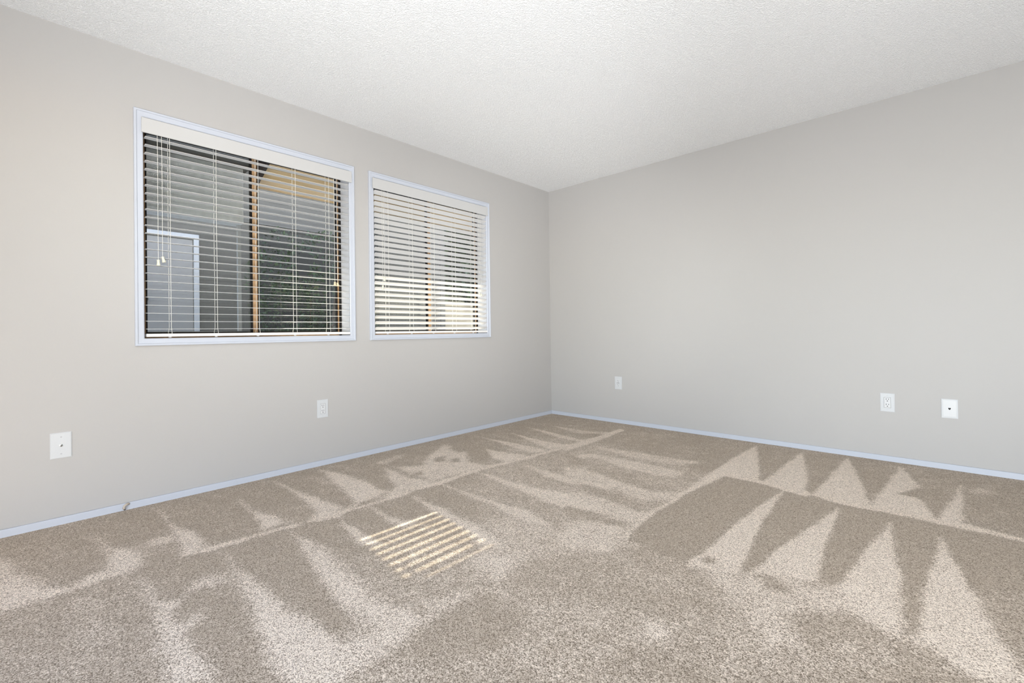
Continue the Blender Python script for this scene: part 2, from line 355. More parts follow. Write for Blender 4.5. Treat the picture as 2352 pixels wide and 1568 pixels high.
# carpeted floor: 1 cm grid holding the nap value
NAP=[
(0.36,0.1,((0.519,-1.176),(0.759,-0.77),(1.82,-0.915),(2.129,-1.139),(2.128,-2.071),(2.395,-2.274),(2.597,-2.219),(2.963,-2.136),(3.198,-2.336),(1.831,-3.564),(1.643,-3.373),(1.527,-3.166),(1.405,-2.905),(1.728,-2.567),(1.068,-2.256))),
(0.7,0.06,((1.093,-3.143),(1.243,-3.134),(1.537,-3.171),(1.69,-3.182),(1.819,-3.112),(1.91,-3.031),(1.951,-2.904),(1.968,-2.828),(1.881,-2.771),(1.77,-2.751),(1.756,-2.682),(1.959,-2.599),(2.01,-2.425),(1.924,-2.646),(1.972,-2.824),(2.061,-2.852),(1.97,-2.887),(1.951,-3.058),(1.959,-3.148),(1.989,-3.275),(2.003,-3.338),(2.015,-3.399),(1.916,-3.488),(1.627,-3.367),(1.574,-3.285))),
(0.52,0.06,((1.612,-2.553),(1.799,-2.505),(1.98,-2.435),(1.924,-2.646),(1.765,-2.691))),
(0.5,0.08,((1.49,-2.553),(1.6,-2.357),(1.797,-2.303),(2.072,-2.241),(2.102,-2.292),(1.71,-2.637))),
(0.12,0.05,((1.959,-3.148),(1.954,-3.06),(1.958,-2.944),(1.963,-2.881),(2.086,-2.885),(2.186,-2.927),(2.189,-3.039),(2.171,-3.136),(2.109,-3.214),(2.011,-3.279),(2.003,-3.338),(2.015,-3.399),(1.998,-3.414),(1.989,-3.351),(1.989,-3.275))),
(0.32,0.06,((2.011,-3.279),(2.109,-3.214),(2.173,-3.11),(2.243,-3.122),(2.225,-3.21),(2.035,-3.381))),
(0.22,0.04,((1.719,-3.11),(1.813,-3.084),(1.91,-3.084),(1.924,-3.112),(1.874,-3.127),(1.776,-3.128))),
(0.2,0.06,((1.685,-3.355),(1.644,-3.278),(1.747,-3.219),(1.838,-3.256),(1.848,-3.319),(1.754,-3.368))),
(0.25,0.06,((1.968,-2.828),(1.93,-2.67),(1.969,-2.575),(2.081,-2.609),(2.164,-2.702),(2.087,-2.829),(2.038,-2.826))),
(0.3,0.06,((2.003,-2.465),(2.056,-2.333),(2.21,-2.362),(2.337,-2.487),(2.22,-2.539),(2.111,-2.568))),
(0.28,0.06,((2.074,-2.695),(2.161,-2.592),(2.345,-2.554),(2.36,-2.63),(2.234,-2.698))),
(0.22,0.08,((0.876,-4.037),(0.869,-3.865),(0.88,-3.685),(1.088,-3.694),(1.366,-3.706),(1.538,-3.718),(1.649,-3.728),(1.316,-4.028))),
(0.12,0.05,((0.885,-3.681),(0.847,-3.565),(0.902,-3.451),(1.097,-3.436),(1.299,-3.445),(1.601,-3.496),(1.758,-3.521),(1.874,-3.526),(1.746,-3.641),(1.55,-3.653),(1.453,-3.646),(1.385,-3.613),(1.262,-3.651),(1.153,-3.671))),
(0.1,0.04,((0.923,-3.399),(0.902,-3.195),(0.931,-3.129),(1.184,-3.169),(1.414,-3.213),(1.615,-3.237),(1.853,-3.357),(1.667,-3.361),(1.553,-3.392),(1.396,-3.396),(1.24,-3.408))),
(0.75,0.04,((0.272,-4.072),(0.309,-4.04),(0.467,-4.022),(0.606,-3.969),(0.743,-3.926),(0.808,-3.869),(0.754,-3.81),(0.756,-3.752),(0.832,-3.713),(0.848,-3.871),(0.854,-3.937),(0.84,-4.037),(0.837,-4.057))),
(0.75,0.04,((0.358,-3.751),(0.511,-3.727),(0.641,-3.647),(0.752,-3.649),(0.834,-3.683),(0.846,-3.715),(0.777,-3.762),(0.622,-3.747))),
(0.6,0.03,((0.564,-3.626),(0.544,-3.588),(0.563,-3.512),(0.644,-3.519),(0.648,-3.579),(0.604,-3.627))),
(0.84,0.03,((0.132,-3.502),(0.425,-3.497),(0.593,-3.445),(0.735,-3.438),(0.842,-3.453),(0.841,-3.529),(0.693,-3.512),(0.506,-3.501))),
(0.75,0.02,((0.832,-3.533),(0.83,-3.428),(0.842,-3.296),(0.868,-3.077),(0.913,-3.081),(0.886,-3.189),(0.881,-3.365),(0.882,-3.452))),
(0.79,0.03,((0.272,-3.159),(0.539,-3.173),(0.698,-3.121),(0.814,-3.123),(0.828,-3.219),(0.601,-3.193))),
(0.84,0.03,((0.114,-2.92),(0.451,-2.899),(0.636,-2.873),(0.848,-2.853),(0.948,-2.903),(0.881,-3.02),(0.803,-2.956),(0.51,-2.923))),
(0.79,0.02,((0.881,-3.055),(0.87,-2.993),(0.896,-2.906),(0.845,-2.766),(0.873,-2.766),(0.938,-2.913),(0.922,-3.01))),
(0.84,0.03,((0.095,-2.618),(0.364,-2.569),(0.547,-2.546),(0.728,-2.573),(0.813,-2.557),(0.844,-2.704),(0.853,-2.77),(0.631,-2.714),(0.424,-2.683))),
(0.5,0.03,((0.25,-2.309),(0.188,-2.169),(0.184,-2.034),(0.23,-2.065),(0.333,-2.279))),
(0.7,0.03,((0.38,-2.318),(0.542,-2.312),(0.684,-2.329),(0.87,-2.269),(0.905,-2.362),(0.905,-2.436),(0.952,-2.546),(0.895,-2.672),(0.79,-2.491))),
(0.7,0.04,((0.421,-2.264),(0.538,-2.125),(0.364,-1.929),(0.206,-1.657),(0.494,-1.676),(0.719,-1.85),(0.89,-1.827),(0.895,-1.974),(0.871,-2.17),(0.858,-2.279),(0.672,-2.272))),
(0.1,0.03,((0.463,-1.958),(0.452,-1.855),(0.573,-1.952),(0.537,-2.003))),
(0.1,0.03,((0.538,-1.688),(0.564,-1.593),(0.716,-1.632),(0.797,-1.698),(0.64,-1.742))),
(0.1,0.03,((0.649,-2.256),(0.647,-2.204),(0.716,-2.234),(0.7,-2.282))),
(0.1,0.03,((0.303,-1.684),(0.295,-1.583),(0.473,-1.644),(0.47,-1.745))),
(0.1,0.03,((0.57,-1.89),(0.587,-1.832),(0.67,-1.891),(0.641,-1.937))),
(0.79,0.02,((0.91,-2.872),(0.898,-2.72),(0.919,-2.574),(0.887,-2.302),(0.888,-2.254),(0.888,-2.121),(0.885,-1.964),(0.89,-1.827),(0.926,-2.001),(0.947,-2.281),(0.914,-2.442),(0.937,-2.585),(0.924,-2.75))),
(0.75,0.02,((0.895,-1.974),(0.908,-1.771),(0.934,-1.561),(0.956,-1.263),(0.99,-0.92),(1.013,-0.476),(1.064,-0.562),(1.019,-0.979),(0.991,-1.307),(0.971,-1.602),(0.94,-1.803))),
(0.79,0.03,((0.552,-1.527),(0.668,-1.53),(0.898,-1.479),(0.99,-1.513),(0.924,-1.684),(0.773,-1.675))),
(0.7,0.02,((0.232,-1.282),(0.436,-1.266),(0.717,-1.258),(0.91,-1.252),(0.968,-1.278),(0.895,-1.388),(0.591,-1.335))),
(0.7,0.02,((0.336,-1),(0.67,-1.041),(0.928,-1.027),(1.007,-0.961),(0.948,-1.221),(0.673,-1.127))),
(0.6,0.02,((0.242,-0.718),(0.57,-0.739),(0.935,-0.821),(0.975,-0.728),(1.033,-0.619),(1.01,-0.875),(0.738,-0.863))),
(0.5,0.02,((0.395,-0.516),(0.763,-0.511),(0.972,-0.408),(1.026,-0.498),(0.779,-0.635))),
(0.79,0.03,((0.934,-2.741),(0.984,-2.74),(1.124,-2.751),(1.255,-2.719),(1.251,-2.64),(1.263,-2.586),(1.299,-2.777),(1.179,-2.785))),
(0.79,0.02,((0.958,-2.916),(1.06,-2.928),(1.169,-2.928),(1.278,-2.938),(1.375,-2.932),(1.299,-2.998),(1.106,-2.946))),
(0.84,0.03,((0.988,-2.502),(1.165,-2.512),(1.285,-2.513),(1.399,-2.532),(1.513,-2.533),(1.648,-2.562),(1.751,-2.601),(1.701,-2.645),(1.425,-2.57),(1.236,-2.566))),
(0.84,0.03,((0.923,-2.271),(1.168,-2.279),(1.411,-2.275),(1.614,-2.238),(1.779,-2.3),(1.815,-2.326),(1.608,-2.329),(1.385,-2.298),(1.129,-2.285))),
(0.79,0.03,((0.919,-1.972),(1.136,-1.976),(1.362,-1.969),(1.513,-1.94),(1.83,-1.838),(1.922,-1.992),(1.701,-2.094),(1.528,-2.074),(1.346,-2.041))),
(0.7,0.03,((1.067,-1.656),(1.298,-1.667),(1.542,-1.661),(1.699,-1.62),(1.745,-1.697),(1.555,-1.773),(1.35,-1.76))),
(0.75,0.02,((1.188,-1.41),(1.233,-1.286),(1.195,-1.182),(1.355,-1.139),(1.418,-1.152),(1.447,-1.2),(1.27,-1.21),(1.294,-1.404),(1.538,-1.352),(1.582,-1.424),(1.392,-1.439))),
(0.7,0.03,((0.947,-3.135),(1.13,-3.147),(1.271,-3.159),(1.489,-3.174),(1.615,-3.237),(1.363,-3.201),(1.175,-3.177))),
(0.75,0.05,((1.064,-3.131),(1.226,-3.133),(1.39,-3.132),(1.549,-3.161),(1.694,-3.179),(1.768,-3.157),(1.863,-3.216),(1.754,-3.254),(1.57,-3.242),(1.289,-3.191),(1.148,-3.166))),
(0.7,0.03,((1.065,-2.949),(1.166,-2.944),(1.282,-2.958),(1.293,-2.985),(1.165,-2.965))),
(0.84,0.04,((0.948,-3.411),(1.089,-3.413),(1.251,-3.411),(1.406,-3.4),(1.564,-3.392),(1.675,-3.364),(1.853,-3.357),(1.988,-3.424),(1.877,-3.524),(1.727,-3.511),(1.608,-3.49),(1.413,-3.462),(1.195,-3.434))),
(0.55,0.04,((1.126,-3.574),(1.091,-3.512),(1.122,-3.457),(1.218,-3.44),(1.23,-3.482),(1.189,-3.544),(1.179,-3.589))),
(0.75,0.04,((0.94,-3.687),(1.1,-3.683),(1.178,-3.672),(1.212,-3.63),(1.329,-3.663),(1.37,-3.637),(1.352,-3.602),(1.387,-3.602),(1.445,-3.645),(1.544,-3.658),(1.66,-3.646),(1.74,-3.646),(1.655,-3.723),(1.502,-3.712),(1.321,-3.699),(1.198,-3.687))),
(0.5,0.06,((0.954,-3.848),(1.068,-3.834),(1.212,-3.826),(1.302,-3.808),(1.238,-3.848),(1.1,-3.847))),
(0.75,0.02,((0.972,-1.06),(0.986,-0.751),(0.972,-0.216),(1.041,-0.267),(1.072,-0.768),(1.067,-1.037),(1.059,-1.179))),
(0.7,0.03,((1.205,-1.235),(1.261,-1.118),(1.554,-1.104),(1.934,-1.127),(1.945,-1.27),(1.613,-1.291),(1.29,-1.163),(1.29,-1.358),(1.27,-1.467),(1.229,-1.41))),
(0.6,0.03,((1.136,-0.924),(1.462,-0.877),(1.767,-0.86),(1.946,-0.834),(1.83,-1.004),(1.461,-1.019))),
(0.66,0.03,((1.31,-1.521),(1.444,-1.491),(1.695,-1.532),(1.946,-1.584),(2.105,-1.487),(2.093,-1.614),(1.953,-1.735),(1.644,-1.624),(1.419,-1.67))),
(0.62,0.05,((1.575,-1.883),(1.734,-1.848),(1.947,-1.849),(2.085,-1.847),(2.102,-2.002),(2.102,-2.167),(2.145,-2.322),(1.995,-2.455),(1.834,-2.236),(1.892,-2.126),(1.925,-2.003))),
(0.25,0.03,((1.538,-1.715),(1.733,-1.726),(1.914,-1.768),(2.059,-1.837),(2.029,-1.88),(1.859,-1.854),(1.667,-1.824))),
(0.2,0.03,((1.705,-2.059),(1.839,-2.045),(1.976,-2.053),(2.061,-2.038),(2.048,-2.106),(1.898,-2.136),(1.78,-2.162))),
(0.25,0.03,((1.109,-1.246),(1.234,-1.277),(1.398,-1.329),(1.656,-1.417),(1.869,-1.476),(2.031,-1.469),(1.908,-1.554),(1.659,-1.515),(1.408,-1.438),(1.257,-1.448))),
(0.05,0.02,((2.165,-1.043),(2.33,-1.045),(2.483,-1.1),(2.747,-1.138),(2.967,-1.112),(3.112,-1.12),(3.238,-1.119),(3.408,-1.131),(3.359,-1.627),(3.19,-1.767),(3.016,-1.921),(2.804,-2.053),(2.621,-2.05),(2.573,-2.15),(2.425,-2.12),(2.357,-2.222),(2.244,-2.212),(2.147,-2.179),(2.102,-2.059),(2.095,-1.888),(2.101,-1.53),(2.121,-1.305))),
(0.88,0.02,((2.089,-0.126),(2.242,-0.642),(2.324,-0.946),(2.364,-0.997),(2.475,-1.065),(2.33,-1.045),(2.162,-1.035),(2.121,-1.305),(2.101,-1.53),(2.095,-1.888),(2.109,-2.108),(2.121,-2.201),(2.081,-2.02),(2.079,-1.769),(2.08,-1.426),(2.067,-0.96),(2.07,-0.505))),
(0.92,0.02,((2.393,-0.13),(2.47,-0.449),(2.542,-0.759),(2.579,-1.017),(2.616,-1.066),(2.606,-1.113),(2.481,-1.089),(2.364,-1.016),(2.373,-0.7))),
(0.92,0.02,((2.657,-0.076),(2.724,-0.346),(2.78,-0.603),(2.835,-0.896),(2.864,-1.037),(2.967,-1.103),(2.872,-1.131),(2.745,-1.129),(2.619,-1.063),(2.635,-0.727))),
(0.92,0.02,((2.942,-0.116),(2.998,-0.368),(3.041,-0.523),(3,-0.654),(2.948,-0.759),(3.035,-0.761),(3.075,-0.871),(3.112,-1.077),(3.132,-1.117),(2.967,-1.112),(2.87,-1.066),(2.881,-0.856))),
(0.92,0.02,((3.214,-0.365),(3.213,-0.608),(3.202,-0.86),(3.197,-1.046),(3.253,-1.067),(3.411,-1.105),(3.407,-1.144),(3.238,-1.128),(3.112,-1.126),(3.154,-0.836),(3.186,-0.593))),
(0.5,0.02,((3.235,-0.452),(3.285,-0.347),(3.343,-0.379),(3.34,-0.429),(3.264,-0.479))),
(0.3,0.02,((3.141,-0.533),(3.189,-0.45),(3.187,-0.573),(3.156,-0.619))),
(0.92,0.02,((2.487,-1.117),(2.497,-1.226),(2.513,-1.6),(2.541,-1.858),(2.563,-2.019),(2.58,-2.172),(2.465,-2.246),(2.398,-2.247),(2.425,-2.12),(2.428,-1.828),(2.447,-1.45))),
(0.92,0.02,((2.753,-1.185),(2.761,-1.338),(2.773,-1.604),(2.78,-1.828),(2.804,-2.053),(2.714,-2.116),(2.613,-2.17),(2.634,-1.936),(2.67,-1.708),(2.712,-1.441))),
(0.92,0.02,((2.959,-1.24),(2.98,-1.472),(3.004,-1.692),(3.024,-1.924),(2.863,-2.067),(2.889,-1.852),(2.913,-1.601))),
(0.92,0.02,((3.125,-1.283),(3.143,-1.399),(3.161,-1.533),(3.177,-1.653),(3.194,-1.764),(3.095,-1.851),(3.109,-1.638))),
(0.92,0.03,((2.867,-2.091),(2.896,-1.864),(2.994,-1.795),(3.022,-1.954),(3.042,-2.162),(3.048,-2.253),(3.077,-2.196),(3.088,-1.895),(3.103,-1.681),(3.167,-1.574),(3.214,-1.838),(3.246,-2.056),(3.271,-2.176),(3.292,-2.251),(3.198,-2.336),(3.133,-2.282),(3.06,-2.253),(2.977,-2.22),(2.905,-2.165))),
(0.62,0.05,((2.457,-2.145),(2.573,-2.184),(2.634,-2.096),(2.803,-2.075),(2.868,-2.062),(2.949,-2.151),(2.931,-2.192),(2.847,-2.254),(2.782,-2.361),(2.837,-2.482),(2.759,-2.512),(2.679,-2.428),(2.526,-2.336))),
(0.1,0.02,((2.439,-2.17),(2.451,-2.128),(2.483,-2.132),(2.484,-2.162),(2.458,-2.185))),
(0.15,0.03,((2.63,-2.15),(2.662,-2.113),(2.74,-2.161),(2.739,-2.206),(2.688,-2.221))),
(0.25,0.05,((2.788,-2.344),(2.847,-2.254),(2.924,-2.21),(3.005,-2.261),(3.032,-2.308),(2.948,-2.353),(2.902,-2.384),(2.897,-2.438),(2.844,-2.446))),
(0.15,0.05,((3.005,-2.467),(3.063,-2.345),(3.133,-2.335),(3.198,-2.336),(3.001,-2.513))),
(0.2,0.06,((3.06,-2.253),(3.115,-2.252),(3.15,-2.294),(3.098,-2.331),(3.044,-2.335))),
(0.15,0.06,((2.47,-2.849),(2.567,-2.79),(2.644,-2.765),(2.677,-2.804),(2.637,-2.84),(2.587,-2.834),(2.512,-2.866))),
(0.25,0.06,((2.347,-2.524),(2.523,-2.425),(2.578,-2.481),(2.498,-2.578),(2.409,-2.606))),
(0.25,0.06,((2.237,-2.242),(2.37,-2.241),(2.472,-2.257),(2.552,-2.342),(2.48,-2.377),(2.344,-2.369))),
(0.8,0.04,((2.46,-2.682),(2.496,-2.65),(2.53,-2.686),(2.52,-2.736),(2.487,-2.735)))]

def smooth(x): 
    x = np.clip(x, 0, 1); return x * x * (3 - 2 * x)

def make_floor():
    st = 0.0125
    nx, ny = int(round(XR / st)) + 1, int(round(-YB / st)) + 1
    gx = np.linspace(0, XR, nx); gy = np.linspace(YB, 0, ny)
    X, Y = np.meshgrid(gx, gy)
    rng = np.random.default_rng(5)
    # gentle wander so that the vacuum edges are not ruled lines
    def wave(seed, s):
        r = np.random.default_rng(seed); o = np.zeros_like(X)
        for _ in range(10):
            a = r.uniform(0, 2 * np.pi); f = r.uniform(0.5, 1.6) * s
            o += np.sin(X * f * np.cos(a) + Y * f * np.sin(a) + r.uniform(0, 6.28))
        return o / 10
    PX = X + 0.008 * wave(1, 16) + 0.006 * wave(2, 45); PY = Y + 0.008 * wave(3, 16) + 0.006 * wave(4, 45)
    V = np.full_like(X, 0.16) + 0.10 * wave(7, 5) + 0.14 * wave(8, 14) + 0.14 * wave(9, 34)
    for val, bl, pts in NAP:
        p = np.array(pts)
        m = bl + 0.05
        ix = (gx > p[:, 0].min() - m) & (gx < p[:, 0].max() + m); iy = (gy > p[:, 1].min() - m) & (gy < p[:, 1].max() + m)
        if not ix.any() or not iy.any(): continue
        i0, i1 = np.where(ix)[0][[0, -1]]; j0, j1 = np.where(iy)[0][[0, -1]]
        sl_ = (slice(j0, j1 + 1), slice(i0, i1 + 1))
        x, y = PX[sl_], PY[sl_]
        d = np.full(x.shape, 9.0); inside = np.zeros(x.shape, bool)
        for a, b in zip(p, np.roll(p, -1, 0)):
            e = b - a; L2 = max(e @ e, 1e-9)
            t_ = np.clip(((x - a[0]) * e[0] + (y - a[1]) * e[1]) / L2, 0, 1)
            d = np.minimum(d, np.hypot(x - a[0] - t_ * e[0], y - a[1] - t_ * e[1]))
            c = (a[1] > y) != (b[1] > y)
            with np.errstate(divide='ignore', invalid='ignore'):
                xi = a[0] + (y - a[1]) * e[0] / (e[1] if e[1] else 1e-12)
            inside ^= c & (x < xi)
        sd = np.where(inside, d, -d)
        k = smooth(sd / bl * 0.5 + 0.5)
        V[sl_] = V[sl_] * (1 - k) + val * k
    hz = 0.0
    co = np.stack([X, Y, np.full_like(X, hz)], -1).reshape(-1, 3)
    idx = np.arange(nx * ny).reshape(ny, nx)
    q = np.stack([idx[:-1, :-1], idx[:-1, 1:], idx[1:, 1:], idx[1:, :-1]], -1).reshape(-1, 4)
    me = bpy.data.meshes.new('floor')
    me.vertices.add(len(co)); me.vertices.foreach_set('co', co.astype(np.float32).ravel())
    me.loops.add(q.size); me.loops.foreach_set('vertex_index', q.astype(np.int32).ravel())
    me.polygons.add(len(q)); me.polygons.foreach_set('loop_start', (np.arange(len(q)) * 4).astype(np.int32))
    me.polygons.foreach_set('loop_total', np.full(len(q), 4, np.int32))
    me.update()
    a = me.attributes.new('nap', 'FLOAT', 'POINT')
    a.data.foreach_set('value', V.astype(np.float32).ravel())
    me.materials.append(M_CARPET)
    o = bpy.data.objects.new('floor', me); C.objects.link(o)
    return o
tag(make_floor(), 'beige cut-pile carpet with pale vacuum strokes across it', 'carpet', kind='structure')

# baseboards: small clipped top edge, standing in the carpet
def baseboard(name, x0, x1, y0, y1, label):
    bm = NB(); box(bm, x0, x1, y0, y1, -0.01, 0.036, 0.003, 2)
    return tag(link(name, bm, M_TRIM), label, 'baseboard', kind='structure')
bb = baseboard('baseboard_left', 0.0, 0.011, YB, 0.0, 'low white baseboard under the windows')
bb2 = baseboard('baseboard_right', 0.011, XR, -0.011, 0.0, 'low white baseboard on the windowless wall')
bm = NB(); lathe(bm, [(0.0035, -0.0006), (0.0035, 0.0006)], 10, (0, 0, 0), 'x')
ch = link('chip', bm, M_SCREW, bb2); ch.rotation_euler = (0, 0, R(90)); ch.location = (1.811, -0.0112, 0.012); ch['label'] = 'small grey nick in the paint'

# ---------------------------------------------------------------- windows
def mitred(bm, y0, y1, z0, z1, prof, x_sign=1):
    """frame swept round the opening; prof = [(outward distance from the opening, height off the wall)]"""
    rings = []
    for d, h in prof:
        rings.append([bm.verts.new((h * x_sign, y, z)) for y, z in ((y0 - d, z0 - d), (y1 + d, z0 - d), (y1 + d, z1 + d), (y0 - d, z1 + d))])
    n = len(rings)
    for i in range(n):
        a, b = rings[i], rings[(i + 1) % n]
        for k in range(4):
            bm.faces.new((a[k], a[(k + 1) % 4], b[(k + 1) % 4], b[k]))
    bmesh.ops.recalc_face_normals(bm, faces=bm.faces[:])

def ringbox(bm, x0, x1, y0, y1, z0, z1, t):
    box(bm, x0, x1, y0, y0 + t, z0, z1); box(bm, x0, x1, y1 - t, y1, z0, z1)
    box(bm, x0, x1, y0 + t, y1 - t, z0, z0 + t); box(bm, x0, x1, y0 + t, y1 - t, z1 - t, z1)

def window(name, W, stile, label):
    root = tag(empty(name, (0, (W[0] + W[1]) / 2, W[2])), label, 'window', kind='structure')
    ry, rz = root.location.y, root.location.z
    y0, y1, z0, z1 = W[0] + 0.014 - ry, W[1] - 0.014 - ry, W[2] + 0.014 - rz, W[3] - 0.014 - rz
    bm = NB()
    mitred(bm, y0, y1, z0, z1, [(0.0, 0.0), (0.0, 0.010), (0.004, 0.013), (0.026, 0.014), (0.029, 0.0185), (0.037, 0.019), (0.040, 0.016), (0.040, 0.0)])
    link('casing', bm, M_TRIM, root)
    bm = NB()
    box(bm, -WT + 0.002, 0.001, y0 - 0.013, y0, z0 - 0.013, z1 + 0.013); box(bm, -WT + 0.002, 0.001, y1, y1 + 0.013, z0 - 0.013, z1 + 0.013)
    box(bm, -WT + 0.002, 0.001, y0, y1, z0 - 0.013, z0); box(bm, -WT + 0.002, 0.001, y0, y1, z1, z1 + 0.013)
    link('jamb', bm, M_JAMB, root)
    fx0, fx1 = -0.156, -0.122
    bm = NB(); ringbox(bm, fx0, fx1, y0, y1, z0, z1, 0.026)
    fr = link('frame', bm, M_FRAME, root)
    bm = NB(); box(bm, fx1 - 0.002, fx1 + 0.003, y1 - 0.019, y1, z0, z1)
    link('gasket_and_shade', bm, M_BLACK, root)  # added black strip: the frame's shade beside the jamb put into colour
    s = stile - ry
    bm = NB(); box(bm, fx0 + 0.004, fx1 + 0.006, s - 0.014, s + 0.014, z0 + 0.026, z1 - 0.026, 0.002)
    link('meeting_stile', bm, M_FRAME, root)
    for d in (-0.0185, 0.0145):
        bm = NB(); box(bm, fx1 - 0.004, fx1 + 0.002, s + d, s + d + 0.004, z0 + 0.026, z1 - 0.026); link('gasket_and_shade', bm, M_BLACK, root)
    for k, (a, b) in enumerate(((y0 + 0.026, s - 0.014), (s + 0.014, y1 - 0.026))):
        bm = NB(); ringbox(bm, fx0 + 0.008, fx1 - 0.006, a, b, z0 + 0.026, z1 - 0.026, 0.008)
        g = link('gasket_and_shade', bm, M_BLACK, root)
        bm = NB(); box(bm, -0.142, -0.138, a + 0.004, b - 0.004, z0 + 0.030, z1 - 0.030)
        link('pane', bm, M_GLASS, root)
    # insect screen in its own light frame over the left half, outside
    a, b = y0 + 0.026, s - 0.004
    bm = NB(); ringbox(bm, -0.162, -0.1565, a, b, z0 + 0.026, z1 - 0.026, 0.012)
    link('screen_frame', bm, M_SCREW, root)
    bm = NB()
    vs = [bm.verts.new((-0.159, yy, zz)) for yy, zz in ((a + 0.012, z0 + 0.038), (b - 0.012, z0 + 0.038), (b - 0.012, z1 - 0.038), (a + 0.012, z1 - 0.038))]
    bm.faces.new(vs)
    link('insect_screen', bm, M_SCREEN, root)
    return root
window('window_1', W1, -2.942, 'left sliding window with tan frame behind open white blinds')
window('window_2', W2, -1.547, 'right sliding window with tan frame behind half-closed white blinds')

# ---------------------------------------------------------------- blinds
PITCH_S = 0.0434
def slat_bm(L):
    bm = NB()
    n = 8; wd, th, crown = 0.048, 0.0023, 0.0008
    top = []; bot = []
    for k in range(n + 1):
        u = -1 + 2 * k / n
        x = u * wd / 2; z = crown * (1 - u * u) - crown * 0.6
        e = th / 2 * (0.55 if k in (0, n) else 1)
        top.append((x, z + e)); bot.append((x, z - e))
    ring = top + bot[::-1]
    ends = []
    for y in (-L / 2, L / 2):
        ends.append([bm.verts.new((x, y, z)) for x, z in ring])
    m = len(ring)
    for i in range(m):
        bm.faces.new((ends[0][i], ends[0][(i + 1) % m], ends[1][(i + 1) % m], ends[1][i]))
    bm.faces.new(ends[0][::-1]); bm.faces.new(ends[1])
    bmesh.ops.recalc_face_normals(bm, faces=bm.faces[:])
    return bm

def bell(bm, top, tilt=(0, 0), h=0.032):
    prof = [(0.0022, 0.0), (0.0066, -0.001), (0.0074, -0.004), (0.0064, -0.009), (0.0068, -0.016), (0.0088, -0.024), (0.0096, -0.028), (0.0086, -0.031), (0.005, -0.032)]
    lathe(bm, [(r, z * h / 0.032) for r, z in prof], 18)
    m = Matrix.Translation(top) @ Matrix.Rotation(tilt[0], 4, 'X') @ Matrix.Rotation(tilt[1], 4, 'Y')
    bmesh.ops.transform(bm, matrix=m, verts=bm.verts[:])

